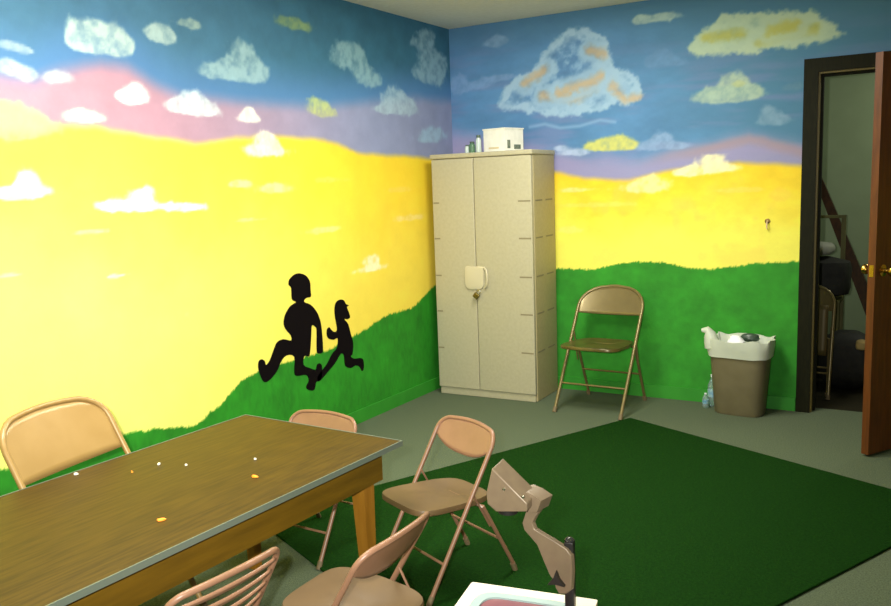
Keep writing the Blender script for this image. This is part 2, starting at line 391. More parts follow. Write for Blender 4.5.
# storeroom beyond the doorway
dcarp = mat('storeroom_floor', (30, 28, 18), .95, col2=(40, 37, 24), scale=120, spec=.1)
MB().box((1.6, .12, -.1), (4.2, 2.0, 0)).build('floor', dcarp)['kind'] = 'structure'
m = MB().box((1.6, 1.9, 0), (4.2, 2.0, H)); m.build('wall_storeroom_back', store)['kind'] = 'structure'
m = MB().box((1.5, .12, 0), (1.6, 2.0, H)); m.build('wall_storeroom_left', store)['kind'] = 'structure'
m = MB().box((4.2, .12, 0), (4.3, 2.0, H)); m.build('wall_storeroom_right', store)['kind'] = 'structure'
m = MB().box((1.5, .12, H), (4.3, 2.0, H+.1)); m.build('ceiling', store)['kind'] = 'structure'
m = MB().box((1.5, .10, 0), (DX0-.03, .12, H)).box((DX1+.03, .10, 0), (4.3, .12, H)).box((DX0-.03, .10, DH+.03), (DX1+.03, .12, H))
m.build('wall_storeroom_front', store)['kind'] = 'structure'
# door frame
dfr = mat('dark_stained_frame', (19, 20, 6), .6, col2=(26, 26, 9), scale=14, stretch=(8, 8, 1), spec=.15)
m = MB()
m.box((DX0-.07, -.02, 0), (DX0+.008, 0, DH+.07)).box((DX1-.008, -.02, 0), (DX1+.07, 0, DH+.07)).box((DX0+.008, -.02, DH-.008), (DX1-.008, 0, DH+.07))
o = m.build('trim_1', dfr); tag(o, 'dark stained casing round the doorway', kind='structure')
jm = mat('jamb_wood', (104, 92, 36), .5, col2=(116, 100, 42), scale=14, stretch=(8, 8, 1))
m = MB()
m.box((DX0-.015, 0, 0), (DX0+.018, .12, DH+.015)).box((DX1-.018, 0, 0), (DX1+.015, .12, DH+.015)).box((DX0+.018, 0, DH-.018), (DX1-.018, .12, DH+.015))
o = m.build('trim_2', jm); tag(o, 'olive brown jamb lining of the doorway', kind='structure')
m = MB().box((DX0+.018, .05, 0), (DX0+.032, .085, DH-.018)).box((DX1-.032, .05, 0), (DX1-.018, .085, DH-.018)).box((DX0+.032, .05, DH-.032), (DX1-.032, .085, DH-.018))
o = m.build('trim_3', dfr); tag(o, 'dark door stop inside the jamb', kind='structure')
# open door leaf: hinged on the right jamb
dwood = mat('orange_door_wood', (104, 54, 12), .5, col2=(84, 43, 9), scale=6, stretch=(9, 9, 1), bump=.1)
brass = mat('brass', (190, 150, 70), .25, metal=1)
hx, hy = DX1-.022, -.022; fx, fy = 2.845, -.775
ang = math.atan2(fy-hy, fx-hx); dl = math.hypot(fx-hx, fy-hy)
leaf = MB().box((0, -.02, .012), (dl, .02, DH-.02)).build('door_1', dwood); leaf.location = (hx, hy, 0); leaf.rotation_euler = (0, 0, ang)
tag(leaf, 'orange-brown wooden door standing open into the room', kind='structure')
for s in (-1, 1):
    m = MB(); R = Matrix.Translation((dl-.06, s*.02, .97)) @ Matrix.Rotation(-s*PI/2, 4, 'X')
    m.lathe([(.03, 0), (.03, .004), (.012, .008), (.011, .03), (.02, .036), (.027, .048), (.026, .06), (.016, .068), (.0, .07)], 20, R)
    o = m.build('door_knob', brass, leaf); tag(o, 'brass door knob')
o = MB().box((dl-.001, -.012, .94), (dl+.0015, .012, 1.0)).build('latch_plate', brass, leaf)
for z in (.25, 1.0, 1.8):
    MB().tube([(0, -.026, z-.045), (0, -.026, z+.045)], .006).build('hinge', brass, leaf)

# ------------------------------------------------------------------ rug
rugm = mat('green_rug', (12, 44, 7), .95, col2=(19, 56, 10), scale=90, bump=.6, bscale=150, spec=.08, detail=5)
th = math.atan2(-.419, .908)
m = MB().box((0, -2.46, 0), (1.92, 0, .010), bev=.004)
o = m.build('area_rug', rugm, loc=(1.53, -.58, 0.0005)); o.rotation_euler = (0, 0, th)
tag(o, 'dark green rectangular rug laid askew on the grey carpet', 'rug')
RZ = .0105

# ------------------------------------------------------------------ cabinet
cx, cy, cw, ch_, cdp, cr = .0866, -.4689, .752, 1.687, .40, .025
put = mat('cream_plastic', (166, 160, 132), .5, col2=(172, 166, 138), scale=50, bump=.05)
putd = mat('cream_plastic_shaded', (158, 146, 106), .55, col2=(164, 152, 112), scale=50, bump=.05)  # same plastic as the doors, darkened to paint in the side's shade
slot = mat('slot_shadow_grey', (128, 120, 92), .8)
cab = thing('storage_cabinet', 'tall cream plastic two-door cabinet in the corner with a padlock', 'cabinet', (cx, cy, 0), cr)
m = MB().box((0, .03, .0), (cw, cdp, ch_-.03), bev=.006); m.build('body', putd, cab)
m = MB().box((-.006, -.004, ch_-.032), (cw+.006, cdp+.004, ch_), bev=.008); m.build('top_panel', put, cab)
m = MB().box((.01, .012, 0), (cw-.01, .03, .055), bev=.004); m.build('plinth', put, cab)
mid = .327
ds = []
for (a, b) in ((.004, mid-.002), (mid+.002, cw-.004)):
    m = MB().box((a, 0, .052), (b, .032, ch_-.036), bev=.007)
    m.box((a+.05, -.003, .10), (b-.05, .002, ch_-.09), bev=.0015) if False else None
    d = m.build('door', put, cab); ds.append(d)
zs = [1.356, 1.11, .852, .60, .338]
for z in zs:
    MB().box((.012, -.0012, z-.005), (.056, .004, z+.005)).build('hinge_slot', slot, ds[0])
    MB().box((cw-.10, -.0012, z-.005), (cw-.012, .004, z+.005)).build('hinge_slot', slot, ds[1])
    for (a, b) in ((.05, .17), (.23, .35)):
        MB().box((cw-.004, a, z-.005), (cw+.0012, b, z+.005)).build('side_slot', slot, cab)
han = mat('pale_handle_plastic', (190, 182, 152), .4)
def rrect(x0, x1, z0, z1, r, y, seg=5, rb=None):
    pts = []
    rb = rb or r
    for (cx_, cz_, a0, q) in ((x1-r, z1-r, 0, r), (x0+r, z1-r, 90, r), (x0+rb, z0+rb, 180, rb), (x1-rb, z0+rb, 270, rb)):
        for k in range(seg+1):
            a = math.radians(a0+90*k/seg); pts.append((cx_+q*math.cos(a), y, cz_+q*math.sin(a)))
    return pts
DZ = -.095
m = MB(); m.loft([rrect(mid-.085, mid+.062, .855, 1.015, .02, .002, rb=.04), rrect(mid-.082, mid+.058, .858, 1.012, .02, -.010, rb=.04), rrect(mid-.07, mid+.045, .868, 1.002, .012, -.012, rb=.03)], smooth=False)
m.v = [(x, y, z+DZ) for x, y, z in m.v]; o = m.build('handle', han, cab); tag(o, 'pale moulded handle plate')
m = MB().tube([(mid+.060, -.004, 1.01), (mid+.086, -.018, .99), (mid+.094, -.022, .93), (mid+.086, -.018, .885), (mid+.066, -.004, .866)], .007)
m.v = [(x, y, z+DZ) for x, y, z in m.v]; m.build('handle_grip', han, o)
lockm = mat('padlock_brass', (120, 104, 52), .35, metal=.8)
pl = MB(); Rp = Matrix.Translation((mid+.008, -.026, .815+DZ)) @ Matrix.Rotation(math.radians(38), 4, 'Y')
pl.box((-.02, -.009, -.018), (.02, .009, .018), Rp, bev=.004)
po = pl.build('padlock', lockm, loc=None); po.matrix_world = Matrix.Translation((cx, cy, 0)) @ Matrix.Rotation(cr, 4, 'Z')
tag(po, 'small tarnished padlock hanging from the cabinet handle', 'padlock')
MB().tube([Rp @ Vector(p) for p in ((-.012, 0, .016), (-.012, 0, .034), (-.007, 0, .043), (.0, 0, .046), (.007, 0, .043), (.012, 0, .034), (.012, 0, .016))], .0035).build('shackle', mat('steel', (180, 180, 170), .3, metal=1), po)

# things on the cabinet
boxm = mat('white_card', (238, 236, 222), .6, col2=(228, 226, 212), scale=20)
A = at(482, 140, 1, -.30); B = at(504, 140, 1, -.36); 
bx = thing('cardboard_box', 'small white cardboard box on top of the cabinet', 'box', (B[0], B[1]+.005, ch_+.0005), math.radians(-14))
m = MB().box((-.185, 0, 0), (0, .20, .148)); m.build('body', boxm, bx)
MB().box((-.19, -.004, .148), (.004, .204, .156)).build('lid', boxm, bx)
smud = mat('faded_print', (120, 130, 110), .7, col2=(90, 100, 90), scale=60)
MB().box((0, .03, .02), (.0015, .06, .075)).build('side_print', smud, bx); MB().box((0, .10, .015), (.0015, .17, .045)).build('side_print', smud, bx)
m = MB().box((-.14, -.0015, .02), (-.05, 0, .032)).build('front_print', mat('pale_print', (206, 190, 150), .7), bx)
jar = mat('green_glass', (110, 150, 120), .15, spec=.6, trans=.5); jarl = mat('jar_lid', (70, 90, 80), .4); jarw = mat('milky_glass', (205, 220, 215), .2, trans=.3)
for i, (px, r_, h_, mm, lb) in enumerate(((467, .016, .055, jarw, 'tiny milky jar at left end of the row on the cabinet'), (472, .022, .075, jar, 'dark green small jar on the cabinet, between the tiny jar and the taller one'), (478.5, .019, .115, jarw, 'taller pale jar with dark lid touching the white box on the cabinet'))):
    p = at(px, 145, 1, -.40)
    t = thing('glass_jar', lb, 'jar', (p[0], -.40, ch_+.0005), 0, 'small jars on the cabinet')
    MB().lathe([(r_*.9, 0), (r_, .006), (r_, h_*.7), (r_*.6, h_*.84), (r_*.6, h_*.88)], 16).build('jar_body', mm, t)
    MB().lathe([(r_*.66, h_*.85), (r_*.7, h_*.87), (r_*.7, h_*.98), (r_*.6, h_)], 16).build('lid', jarl, t)

# ------------------------------------------------------------------ folding chairs
tan = mat('bronze_metal_paint', (120, 106, 68), .3, metal=.35, col2=(126, 112, 72), scale=12, spec=.6)
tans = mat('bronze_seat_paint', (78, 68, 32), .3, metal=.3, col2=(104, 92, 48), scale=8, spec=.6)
beige = mat('beige_metal_paint', (150, 120, 68), .34, metal=.05, col2=(156, 126, 74), scale=12, spec=.6)
salm = mat('tan_metal_paint', (130, 96, 72), .36, col2=(138, 102, 78), scale=12, spec=.5)
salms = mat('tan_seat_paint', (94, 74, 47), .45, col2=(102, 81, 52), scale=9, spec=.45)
rub = mat('rubber_foot', (112, 96, 68), .7)
def make_chair(name, label, h, w, sz, D, fm, sm, bm_, style='plain', rc=.30, ry=.9, bhs=1, yT=None, fold=False, sd=None, group='metal folding chairs'):
    t = thing(name, label, 'chair', group=group)
    yT = D*.30 if yT is None else yT
    r = .0105 if h > .7 else .0086
    hw = w/2
    Y = lambda z: -D/2+(yT+D/2)*z/h
    Rc = w*rc; Ry = Rc*ry
    def hoop(k):  # k 0..1 over the top bend from the left tube to the right tube
        pts = []
        for i in range(7):
            a = math.radians(180-90*i/6); pts.append((-hw+Rc+Rc*math.cos(a), h-Ry+Ry*math.sin(a)-r))
        for i in range(1, 6):
            x = -hw+Rc+(w-2*Rc)*i/6; pts.append((x, h-r+.006*math.sin(PI*i/6)))
        for i in range(7):
            a = math.radians(90-90*i/6); pts.append((hw-Rc+Rc*math.cos(a), h-Ry+Ry*math.sin(a)-r))
        return pts
    hp = hoop(0)
    bow = .030*h/.78
    by = lambda x: bow*(1-(x/hw)**2)
    path = [(-hw, Y(0.012), .012), (-hw, Y(sz), sz)]+[(x, Y(z)+by(x)*max(0, min(1, (z-(h-Ry-r))/Ry)), z) for x, z in hp]+[(hw, Y(sz), sz), (hw, Y(.012), .012)]
    MB().tube(path, r, 10).build('front_frame', fm, t)
    # rear legs: a second, shorter hoop passing under the seat
    ys = D*.10; hr = hw-.022; zt = sz-.012; r2 = r*.9
    rp = [(-hr, D/2, .012), (-hr, ys+.02, zt-.02), (-hr+.02, ys, zt-.012), (hr-.02, ys, zt-.012), (hr, ys+.02, zt-.02), (hr, D/2, .012)]
    MB().tube(rp, r2, 8).build('rear_frame', fm, t)
    for (z, side) in ((sz*.47, 'r'), (sz*.40, 'f')):
        if side == 'r':
            y = D/2+(ys-D/2)*z/zt; MB().tube([(-hr, y, z), (hr, y, z)], r*.6, 8).build('crossbar', fm, t)
        else: MB().tube([(-hw, Y(z), z), (hw, Y(z), z)], r*.6, 8).build('crossbar', fm, t)
    for (x, y, dy) in ((-hw, Y(0), Y(.03)-Y(0)), (hw, Y(0), Y(.03)-Y(0)), (-hr, D/2, -.012), (hr, D/2, -.012)):
        MB().tube([(x, y, 0), (x, y+dy, .03)], r*1.25, 10).build('foot_cap', rub, t)
    # side stays between seat and rear frame
    for s in (-1, 1):
        MB().tube([(s*(hw-.010), D*.20, sz*.60+.02), (s*(hw-.010), Y(sz*1.12)+.0, sz*1.12)], r*.45, 6).build('side_brace', fm, t)
    # seat pan
    sdp = sd or D*.86; y0 = -D*.50-.01; y1 = y0+sdp
    def ring(k, z, y_off=0):
        out = []
        for i in range(40):
            a = 2*PI*i/40; ca, sa = math.cos(a), math.sin(a)
            n = 4.5
            x = abs(ca)**(2/n)*math.copysign(1, ca); y = abs(sa)**(2/n)*math.copysign(1, sa)
            taper = 1-.06*(y+1)/2-(.12 if y > .2 else 0)*max(0, (y-.2))
            out.append((x*(hw-.016)*taper*k, (y0+y1)/2+y*(y1-y0)/2*k, z+.010*(-y)+0))
        return out
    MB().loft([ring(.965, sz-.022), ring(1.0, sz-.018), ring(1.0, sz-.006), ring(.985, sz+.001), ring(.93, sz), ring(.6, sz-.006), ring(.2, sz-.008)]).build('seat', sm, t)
    # backrest
    bh = bhs*(.175 if style == 'plain' else .145)*h/.78*(1 if h > .7 else 1.12)
    xs_ = [p[0] for p in hp]; zs_ = [p[1] for p in hp]
    if style in ('plain', 'rim'):
        inset = 0 if style == 'plain' else .002
        def fn(u, v):
            x = (-1+2*u)*(hw-inset); zt_ = float(np.interp(x, xs_, zs_))
            if style == 'plain': zb = h-bh-.008*(1-(x/hw)**2)+(.035*max(0, abs(x/hw)-.9)/.1)*0
            else: zb = h-bh+.09*h/.78*(abs(x/hw)**2.6)*.75
            zb = min(zb, zt_)
            z = zb+(zt_-zb)*v
            yy = Y(z)+by(x)*(1 if v < 1 else 1)+.004*(1-v)
            edge = max(0, (abs(x/hw)-.92)/.08)
            return (x, yy, z)
        MB().grid(fn, 28, 8).build('backrest', bm_, t, solid=.006)
    else:
        for k in range(4):
            z0 = h-.05-k*.037
            def fn(u, v, z0=z0):
                x = (-1+2*u)*(hw-.004); z = z0-.020*(k*.22)*(1-(x/hw)**2)+(v-.5)*.020*(.6+.4*(1-(x/hw)**2))
                return (x, Y(z)+by(x)*(1+.15*k)+.006*math.sin(v*PI), z)
            MB().grid(fn, 20, 3).build('back_slat', bm_, t, solid=.005)
    return t
G = 'metal folding chairs'
c1 = make_chair('folding_chair', 'bronze metal folding chair against the green back wall between cabinet and trash can', .77, .445, .43, .52, tan, tans, tan, rc=.36, ry=.75, yT=.235)
c1.location = (1.268, -.36, 0); c1.rotation_euler = (0, 0, math.radians(-2))
cL = make_chair('folding_chair', 'beige folding chair on the far side of the table by the yellow left wall', .785, .445, .43, .52, beige, beige, beige, rc=.24, bhs=1.15, ry=.8)
cL.location = (.69, -3.775, 0); cL.rotation_euler = (0, 0, math.radians(98))
kid = dict(h=.57, w=.345, sz=.325, D=.42, rc=.16, ry=.85)
c3 = make_chair('folding_chair', 'small tan folding chair standing free on the green rug, its seat fully visible', fm=salm, sm=salms, bm_=salm, style='rim', **kid)
c3.location = (1.565, -2.895, RZ); c3.rotation_euler = (0, 0, math.radians(-24))
c2 = copy_tree(c3); c2['label'] = 'small tan folding chair at the far end of the table, only its back showing'
c2.location = (.915, -2.885, .0055); c2.rotation_euler = (.027, 0, math.radians(-2)); c2.scale = (1.03, .93, .93)
c4 = copy_tree(c3); c4['label'] = 'small tan folding chair at the near side of the table with a solid backrest'
c4.location = (1.79, -3.72, 0); c4.rotation_euler = (0, 0, math.radians(-90))
c5 = make_chair('folding_chair', 'tan folding chair with slatted back at the near side of the table', fm=salm, sm=salms, bm_=salm, style='slat', **{**kid, 'h': .583, 'rc': .13})
c5.location = (1.565, -4.115, 0); c5.rotation_euler = (0, 0, math.radians(-95))

# ------------------------------------------------------------------ table
TX, TY, TW, TH, TR = 1.5268, -3.1193, .774, .591, -.0445
TL = 1.85
wood = mat('brown_woodgrain_laminate', (58, 43, 6), .5, col2=(76, 57, 10), scale=9, stretch=(9, .8, 9), detail=7, spec=.2)
wood2 = mat('golden_apron_wood', (84, 62, 9), .5, col2=(100, 74, 12), scale=5, stretch=(8, .8, 8), detail=6, spec=.3)
wood3 = mat('golden_leg_wood', (132, 88, 20), .45, col2=(146, 100, 28), scale=5, stretch=(8, 8, 1), detail=6)
alum = mat('grey_edge_metal', (102, 112, 98), .5, metal=.2)
tb = thing('work_table', 'long low wooden table with brown woodgrain top and grey metal edge', 'table', (TX, TY, 0), TR)
MB().box((-TW, -TL, TH-.018), (0, 0, TH), bev=.002).build('tabletop', wood, tb)
m = MB().box((0, -TL, TH-.018), (.004, .004, TH+.001)).box((-TW-.004, -TL, TH-.018), (-TW, .004, TH+.001)).box((-TW, 0, TH-.018), (0, .004, TH+.001)).box((-TW-.004, -TL-.004, TH-.018), (.004, -TL, TH+.001))
m.build('edge_trim', alum, tb)
ix = .05
for (a, b) in (((-ix-.02, -TL+ix), (-ix, -ix)), ((-TW+ix, -TL+ix), (-TW+ix+.02, -ix)), ((-TW+ix+.02, -ix-.02), (-ix-.02, -ix)), ((-TW+ix+.02, -TL+ix), (-ix-.02, -TL+ix+.02))):
    MB().box((a[0], a[1], TH-.135), (b[0], b[1], TH-.0185)).build('apron', wood2, tb)
for (x, y) in ((-ix-.024, -ix-.024), (-TW+ix+.024, -ix-.024), (-ix-.024, -TL+ix+.024), (-TW+ix+.024, -TL+ix+.024)):
    sx = 1 if x > -TW/2 else -1; sy = 1 if y > -TL/2 else -1
    def sq(k, z, dx=0, dy=0): return [(x+dx-k, y+dy-k, z), (x+dx+k, y+dy-k, z), (x+dx+k, y+dy+k, z), (x+dx-k, y+dy+k, z)]
    if True:
        x -= sx*.028; y -= sy*.028
        MB().loft([sq(.018, .0108 if (sx > 0 and sy > 0) else 0, sx*.006, sy*.006), sq(.029, TH-.1355), sq(.029, TH-.019)], smooth=False).build('leg', wood3, tb)
# crumbs on the table
orange = mat('orange_peel', (255, 150, 40), .6); wht = mat('white_scrap', (240, 235, 215), .7)
def scrap(px, py, r, mm, lb, cat='scrap', nm='paper_scrap'):
    p = at(px, py, 2, TH); m = MB(); n = 9
    ring = lambda k, z: [(k*r*(1+.3*math.sin(3*a+px))*math.cos(a), k*r*.6*(1+.2*math.cos(2*a+py))*math.sin(a), z) for a in [2*PI*i/n for i in range(n)]]
    m.loft([ring(1, 0), ring(1.05, .003), ring(.7, .006), ring(.2, .0065)])
    o = m.build(nm, mm, loc=(p[0], p[1], TH+.0012)); o.rotation_euler = (0, 0, px); tag(o, lb, cat, 'bits left on the tabletop')
scrap(254.5, 477.5, .011, orange, 'bright orange crumb near the middle of the tabletop', 'crumb', 'crumb')
scrap(161, 521, .011, orange, 'orange crumb near the front edge of the tabletop', 'crumb', 'crumb')
scrap(159, 465, .007, wht, 'largest white scrap on the tabletop, nearest the beige chair')
scrap(132, 473, .004, orange, 'tiny orange crumb left of the largest white scrap', 'crumb', 'crumb')
scrap(76, 475, .007, wht, 'white scrap at the far edge of the table in front of the beige chair')
scrap(255, 460, .004, wht, 'tiny white scrap at the far right of the tabletop')
scrap(186, 466, .004, wht, 'tiny white scrap right of the largest white scrap')

# ------------------------------------------------------------------ trash can
binm = mat('taupe_bin_plastic', (104, 96, 70), .5, col2=(110, 102, 76), scale=10)
bagm = mat('white_bin_liner', (190, 196, 180), .35, spec=.4, bump=.25, bscale=14)
tc_ = at(742, 413, 2, 0)
BX, BY = 2.10, -.165
tr = thing('waste_bin', 'taupe plastic waste bin by the doorway with a white liner', 'trash can', (BX, BY, 0), math.radians(-6))
def se(a_, b_, z, n=3.6, N=48, jit=0, ph=0):
    out = []
    for i in range(N):
        a = 2*PI*i/N; ca, sa = math.cos(a), math.sin(a)
        k = 1+jit*(math.sin(5*a+ph)*.5+math.sin(11*a+2*ph)*.35+math.sin(17*a+ph*3)*.25)
        out.append((abs(ca)**(2/n)*math.copysign(1, ca)*a_*k, abs(sa)**(2/n)*math.copysign(1, sa)*b_*k, z+(jit*.12*math.sin(7*a+ph) if jit else 0)))
    return out
MB().loft([se(.140, .092, 0), se(.146, .098, .01), se(.174, .12, .385), se(.180, .126, .388), se(.180, .126, .40), se(.170, .116, .40), se(.14, .09, .02)]).build('bin_body', binm, tr)
lin_ = MB()
lin_.loft([se(.184, .130, .365, jit=.012, ph=1), se(.186, .132, .385, jit=.02, ph=2), se(.190, .136, .41, jit=.03, ph=2.4), se(.196, .140, .445, jit=.045, ph=3), se(.196, .140, .475, jit=.07, ph=3.3), se(.188, .132, .474, jit=.07, ph=3.4), se(.172, .118, .43, jit=.05, ph=3.1), se(.14, .09, .385, jit=.10, ph=4.6), se(.05, .04, .37, jit=.1, ph=5)])
lo = lin_.build('liner', bagm, tr); tag(lo, 'white plastic liner folded over the rim')
# raised gathered corner of the liner
m = MB().tube([(-.15, -.07, .42), (-.158, -.075, .46), (-.168, -.075, .50), (-.185, -.08, .525), (-.215, -.085, .52)], [.05, .045, .035, .024, .012], 12)
m.build('liner_ear', bagm, lo)
# crumpled paper on top
pm = mat('crumpled_white_paper', (244, 244, 250), .6, bump=.5, bscale=30); dm = mat('dark_plastic_rubbish', (58, 74, 62), .3)
def lump(nm, lb, cat, loc, r, mm, sq=(1, 1, 1), seed=0):
    rr = random.Random(seed); m = MB(); N = 12; rings = []
    for i in range(1, 9):
        th_ = PI*i/9; rings.append([(r*sq[0]*math.sin(th_)*math.cos(2*PI*j/N)*(1+rr.uniform(-.2, .2)), r*sq[1]*math.sin(th_)*math.sin(2*PI*j/N)*(1+rr.uniform(-.2, .2)), -r*sq[2]*math.cos(th_)) for j in range(N)])
    m.loft(rings, smooth=False); o = m.build(nm, mm, loc=loc); tag(o, lb, cat); return o
lump('paper_ball', 'crumpled white paper heaped in the middle of the waste bin', 'paper', (BX-.02, BY-.05, .452), .05, pm, (1, .8, .95), 1)
lump('rubbish_wrapper', 'dark wrapper sticking out of the waste bin behind the white paper', 'rubbish', (BX+.045, BY+.05, .47), .04, dm, (1.5, .8, .7), 2)
# bottles beside the bin
pet = mat('clear_plastic', (205, 225, 225), .08, trans=.75, ior=1.2, spec=.6); capm = mat('bottle_cap', (225, 232, 235), .4); labm = mat('bottle_label', (90, 140, 170), .5, col2=(170, 200, 190), scale=30)
for (px, py, hh, rr_, lb) in ((713, 405, .205, .031, 'taller clear plastic bottle leaning close to the left side of the waste bin'), (705.5, 407.5, .095, .020, 'short clear bottle to the left of the taller bottle on the floor')):
    p = at(px, py, 2, 0)
    t = thing('plastic_bottle', lb, 'bottle', (p[0], min(p[1], -.07), .0005), 0, 'bottles beside the waste bin')
    MB().lathe([(rr_*.8, 0), (rr_, .008), (rr_, hh*.3), (rr_*.93, hh*.42), (rr_, hh*.55), (rr_*.95, hh*.68), (rr_*.4, hh*.88), (rr_*.36, hh*.93)], 20).build('bottle_body', pet, t)
    MB().lathe([(rr_*.42, hh*.925), (rr_*.42, hh), (rr_*.3, hh)], 16).build('cap', capm, t)
    MB().lathe([(rr_*1.01, hh*.30), (rr_*1.02, hh*.52), (rr_*1.0, hh*.521)], 20).build('bottle_label', labm, t)

# wall hook
p = at(767.5, 224, 1, 0)
hk = thing('wall_hook', 'small brass hook on the yellow part of the back wall near the doorway', 'hook', (p[0], -.001, p[2]))
bronze = mat('dull_bronze', (120, 96, 44), .4, metal=.6)
MB().lathe([(.016, 0), (.016, .004), (.01, .006)], 16, Matrix.Translation((0, 0, .018)) @ Matrix.Rotation(PI/2, 4, 'X')).build('backplate', bronze, hk)
MB().tube([(0, -.004, .018), (0, -.022, .012), (0, -.026, -.01), (0, -.020, -.026), (0, -.010, -.03)], .0045, 8).build('hook', mat('pale_hook', (220, 190, 160), .4), hk)

# ------------------------------------------------------------------ overhead projector on a low stool
SZ = .40
e0 = at(472, 582, 2, SZ); e1 = at(598, 600, 2, SZ)
dv = e1-e0; wid = float(np.hypot(dv[0], dv[1])); pa = math.atan2(dv[1], dv[0])
nd = np.array([math.sin(pa), -math.cos(pa), 0]); dep = .36
ctr = (e0+e1)/2+nd*dep/2
stool_h = .175
st = thing('low_stool', 'low brown wooden stool under the overhead projector', 'stool', (ctr[0], ctr[1], RZ), pa)
stw = mat('stool_wood', (90, 60, 30), .5, col2=(126, 86, 44), scale=6, stretch=(1, 8, 8))
MB().box((-wid/2+.01, -.17, stool_h-.025-RZ), (wid/2-.01, .17, stool_h-RZ), bev=.004).build('seat', stw, st)
for sx in (-1, 1):
    for sy in (-1, 1): MB().box((sx*(wid/2-.04)-.018, sy*.14-.018, 0), (sx*(wid/2-.04)+.018, sy*.14+.018, stool_h-.0255-RZ)).build('leg', stw, st)
pj = thing('overhead_projector', 'grey overhead projector with glass stage and black post in front', 'projector', (ctr[0], ctr[1], stool_h+.0005), pa)
pw = mat('projector_grey_metal', (112, 96, 76), .42, col2=(118, 102, 80), scale=30, metal=.15)
pwhite = mat('stage_frame_white', (240, 226, 200), .45); pblue = mat('stage_gasket_grey', (150, 172, 168), .4); pblk = mat('black_post', (28, 26, 24), .4)
hz = SZ-stool_h
MB().box((-wid/2+.012, -dep/2+.012, 0), (wid/2-.012, dep/2-.012, hz-.02), bev=.008).build('base', pw, pj)
def frame(w0, d0, w1, d1, z0, z1, bev=0):
    m = MB(); n = 28
    n = 64; o_ = lambda a, b, z, nn: [(x, y, z) for (x, y, _) in se(a, b, 0, nn, n)]
    m.loft([o_(w0, d0, z0, 60), o_(w0, d0, z1, 60), o_(w1, d1, z1, 6), o_(w1, d1, z1-.006, 6)], cap=False); return m
frame(wid/2, dep/2, wid/2-.035, dep/2-.035, hz-.02, hz).build('stage_frame', pwhite, pj)
frame(wid/2-.034, dep/2-.034, wid/2-.058, dep/2-.058, hz-.004, hz-.001).build('gasket', pblue, pj)
glass = mat('stage_glass', (150, 96, 96), .12, col2=(120, 80, 88), scale=4, spec=.8)  # pinkish brown paints the reflection in the glass as base colour
MB().loft([se(wid/2-.05, dep/2-.05, hz-.009, 5), se(wid/2-.05, dep/2-.05, hz-.006, 5)], smooth=False).build('stage_glass', glass, pj)
Winv = (Matrix.Translation((ctr[0], ctr[1], stool_h+.0005)) @ Matrix.Rotation(pa, 4, 'Z')).inverted()
# post and arm stand in an upright plane facing roughly the camera, near the right of the stage
pp = at(566, 606, 2, SZ); PY = pp[1]
def q(px, py, y): return Winv @ Vector(at(px, py, 1, y))
top = q(569.5, 541, PY); bot = q(566, 606, PY); bot = Vector((top.x, top.y, hz-.005))
MB().box((top.x-.012, top.y-.012, bot.z), (top.x+.012, top.y+.012, top.z), bev=.003).build('post', pblk, pj)
MB().lathe([(.012, 0), (.013, .004), (.008, .009), (.0, .010)], 14, Matrix.Translation((top.x, top.y, top.z))).build('post_cap', mat('post_cap_black', (60, 60, 58), .25, metal=.5), pj)
armpx = [(527, 508), (540, 510), (535, 517), (532, 523), (534, 529), (540, 533), (552, 540), (566, 549), (571, 556), (572, 572), (571, 590), (566, 594), (559, 594), (555.5, 588), (554, 582), (549, 574), (543, 560), (537, 545), (531, 538), (524, 530), (522, 523), (524, 517)]
vy = Vector((0, .0, 0))
arm = MB().prism([q(x, y, PY-.02) for x, y in armpx], Winv.to_3x3() @ Vector((.004, .014, 0)))
ao = arm.build('arm', pw, pj); md = ao.modifiers.new('b', 'BEVEL'); md.width = .002; md.segments = 2
kb = q(557, 579, PY-.034)
m = MB(); star = [(kb.x+(.025 if i % 2 == 0 else .009)*math.cos(PI*i/3-.52), kb.y, kb.z+(.025 if i % 2 == 0 else .009)*math.sin(PI*i/3-.52)) for i in range(6)]
m.prism(star, (0, -.014, 0)); m.build('locking_knob', pblk, pj)
hpx = [(491.7, 468.5), (486, 493), (487, 504), (496, 512), (527, 512), (527, 503.5)]
HY = PY-.075
hd = MB().prism([q(x, y, HY) for x, y in hpx], Winv.to_3x3() @ Vector((.0, .065, .008)))
ho = hd.build('projection_head', pw, pj); md = ho.modifiers.new('b', 'BEVEL'); md.width = .003; md.segments = 2
olive = mat('head_top_olive', (124, 112, 66), .4, metal=.1)
nkpx = [(515, 495), (521, 490), (531, 494), (541, 501), (537, 512), (529, 513)]
MB().prism([q(x, y, HY+.03) for x, y in nkpx], Winv.to_3x3() @ Vector((.01, .05, 0))).build('neck_block', pw, pj)
scr = mat('bright_screw', (240, 240, 230), .15, metal=1)
for (x, y, d_) in ((504, 489, HY-.001), (523, 497, HY-.001)):
    c_ = q(x, y, d_); MB().lathe([(.0045, 0), (.004, .002), (.0, .003)], 10, Matrix.Translation(c_) @ Matrix.Rotation(PI/2, 4, 'X')).build('screw', scr, ho)
lc = q(508, 506, HY+.05)
MB().lathe([(.026, -.004), (.026, .01), (.02, .012)], 24, Matrix.Translation((lc.x, lc.y, lc.z-.012))).build('lens', pblk, pj)

# ------------------------------------------------------------------ things in the storeroom
blk = mat('black_nylon', (24, 24, 20), .7, col2=(34, 34, 28), scale=20, bump=.3)
drk = mat('dark_stained_wood', (44, 26, 14), .4, col2=(60, 36, 18), scale=6, stretch=(8, 8, 1))
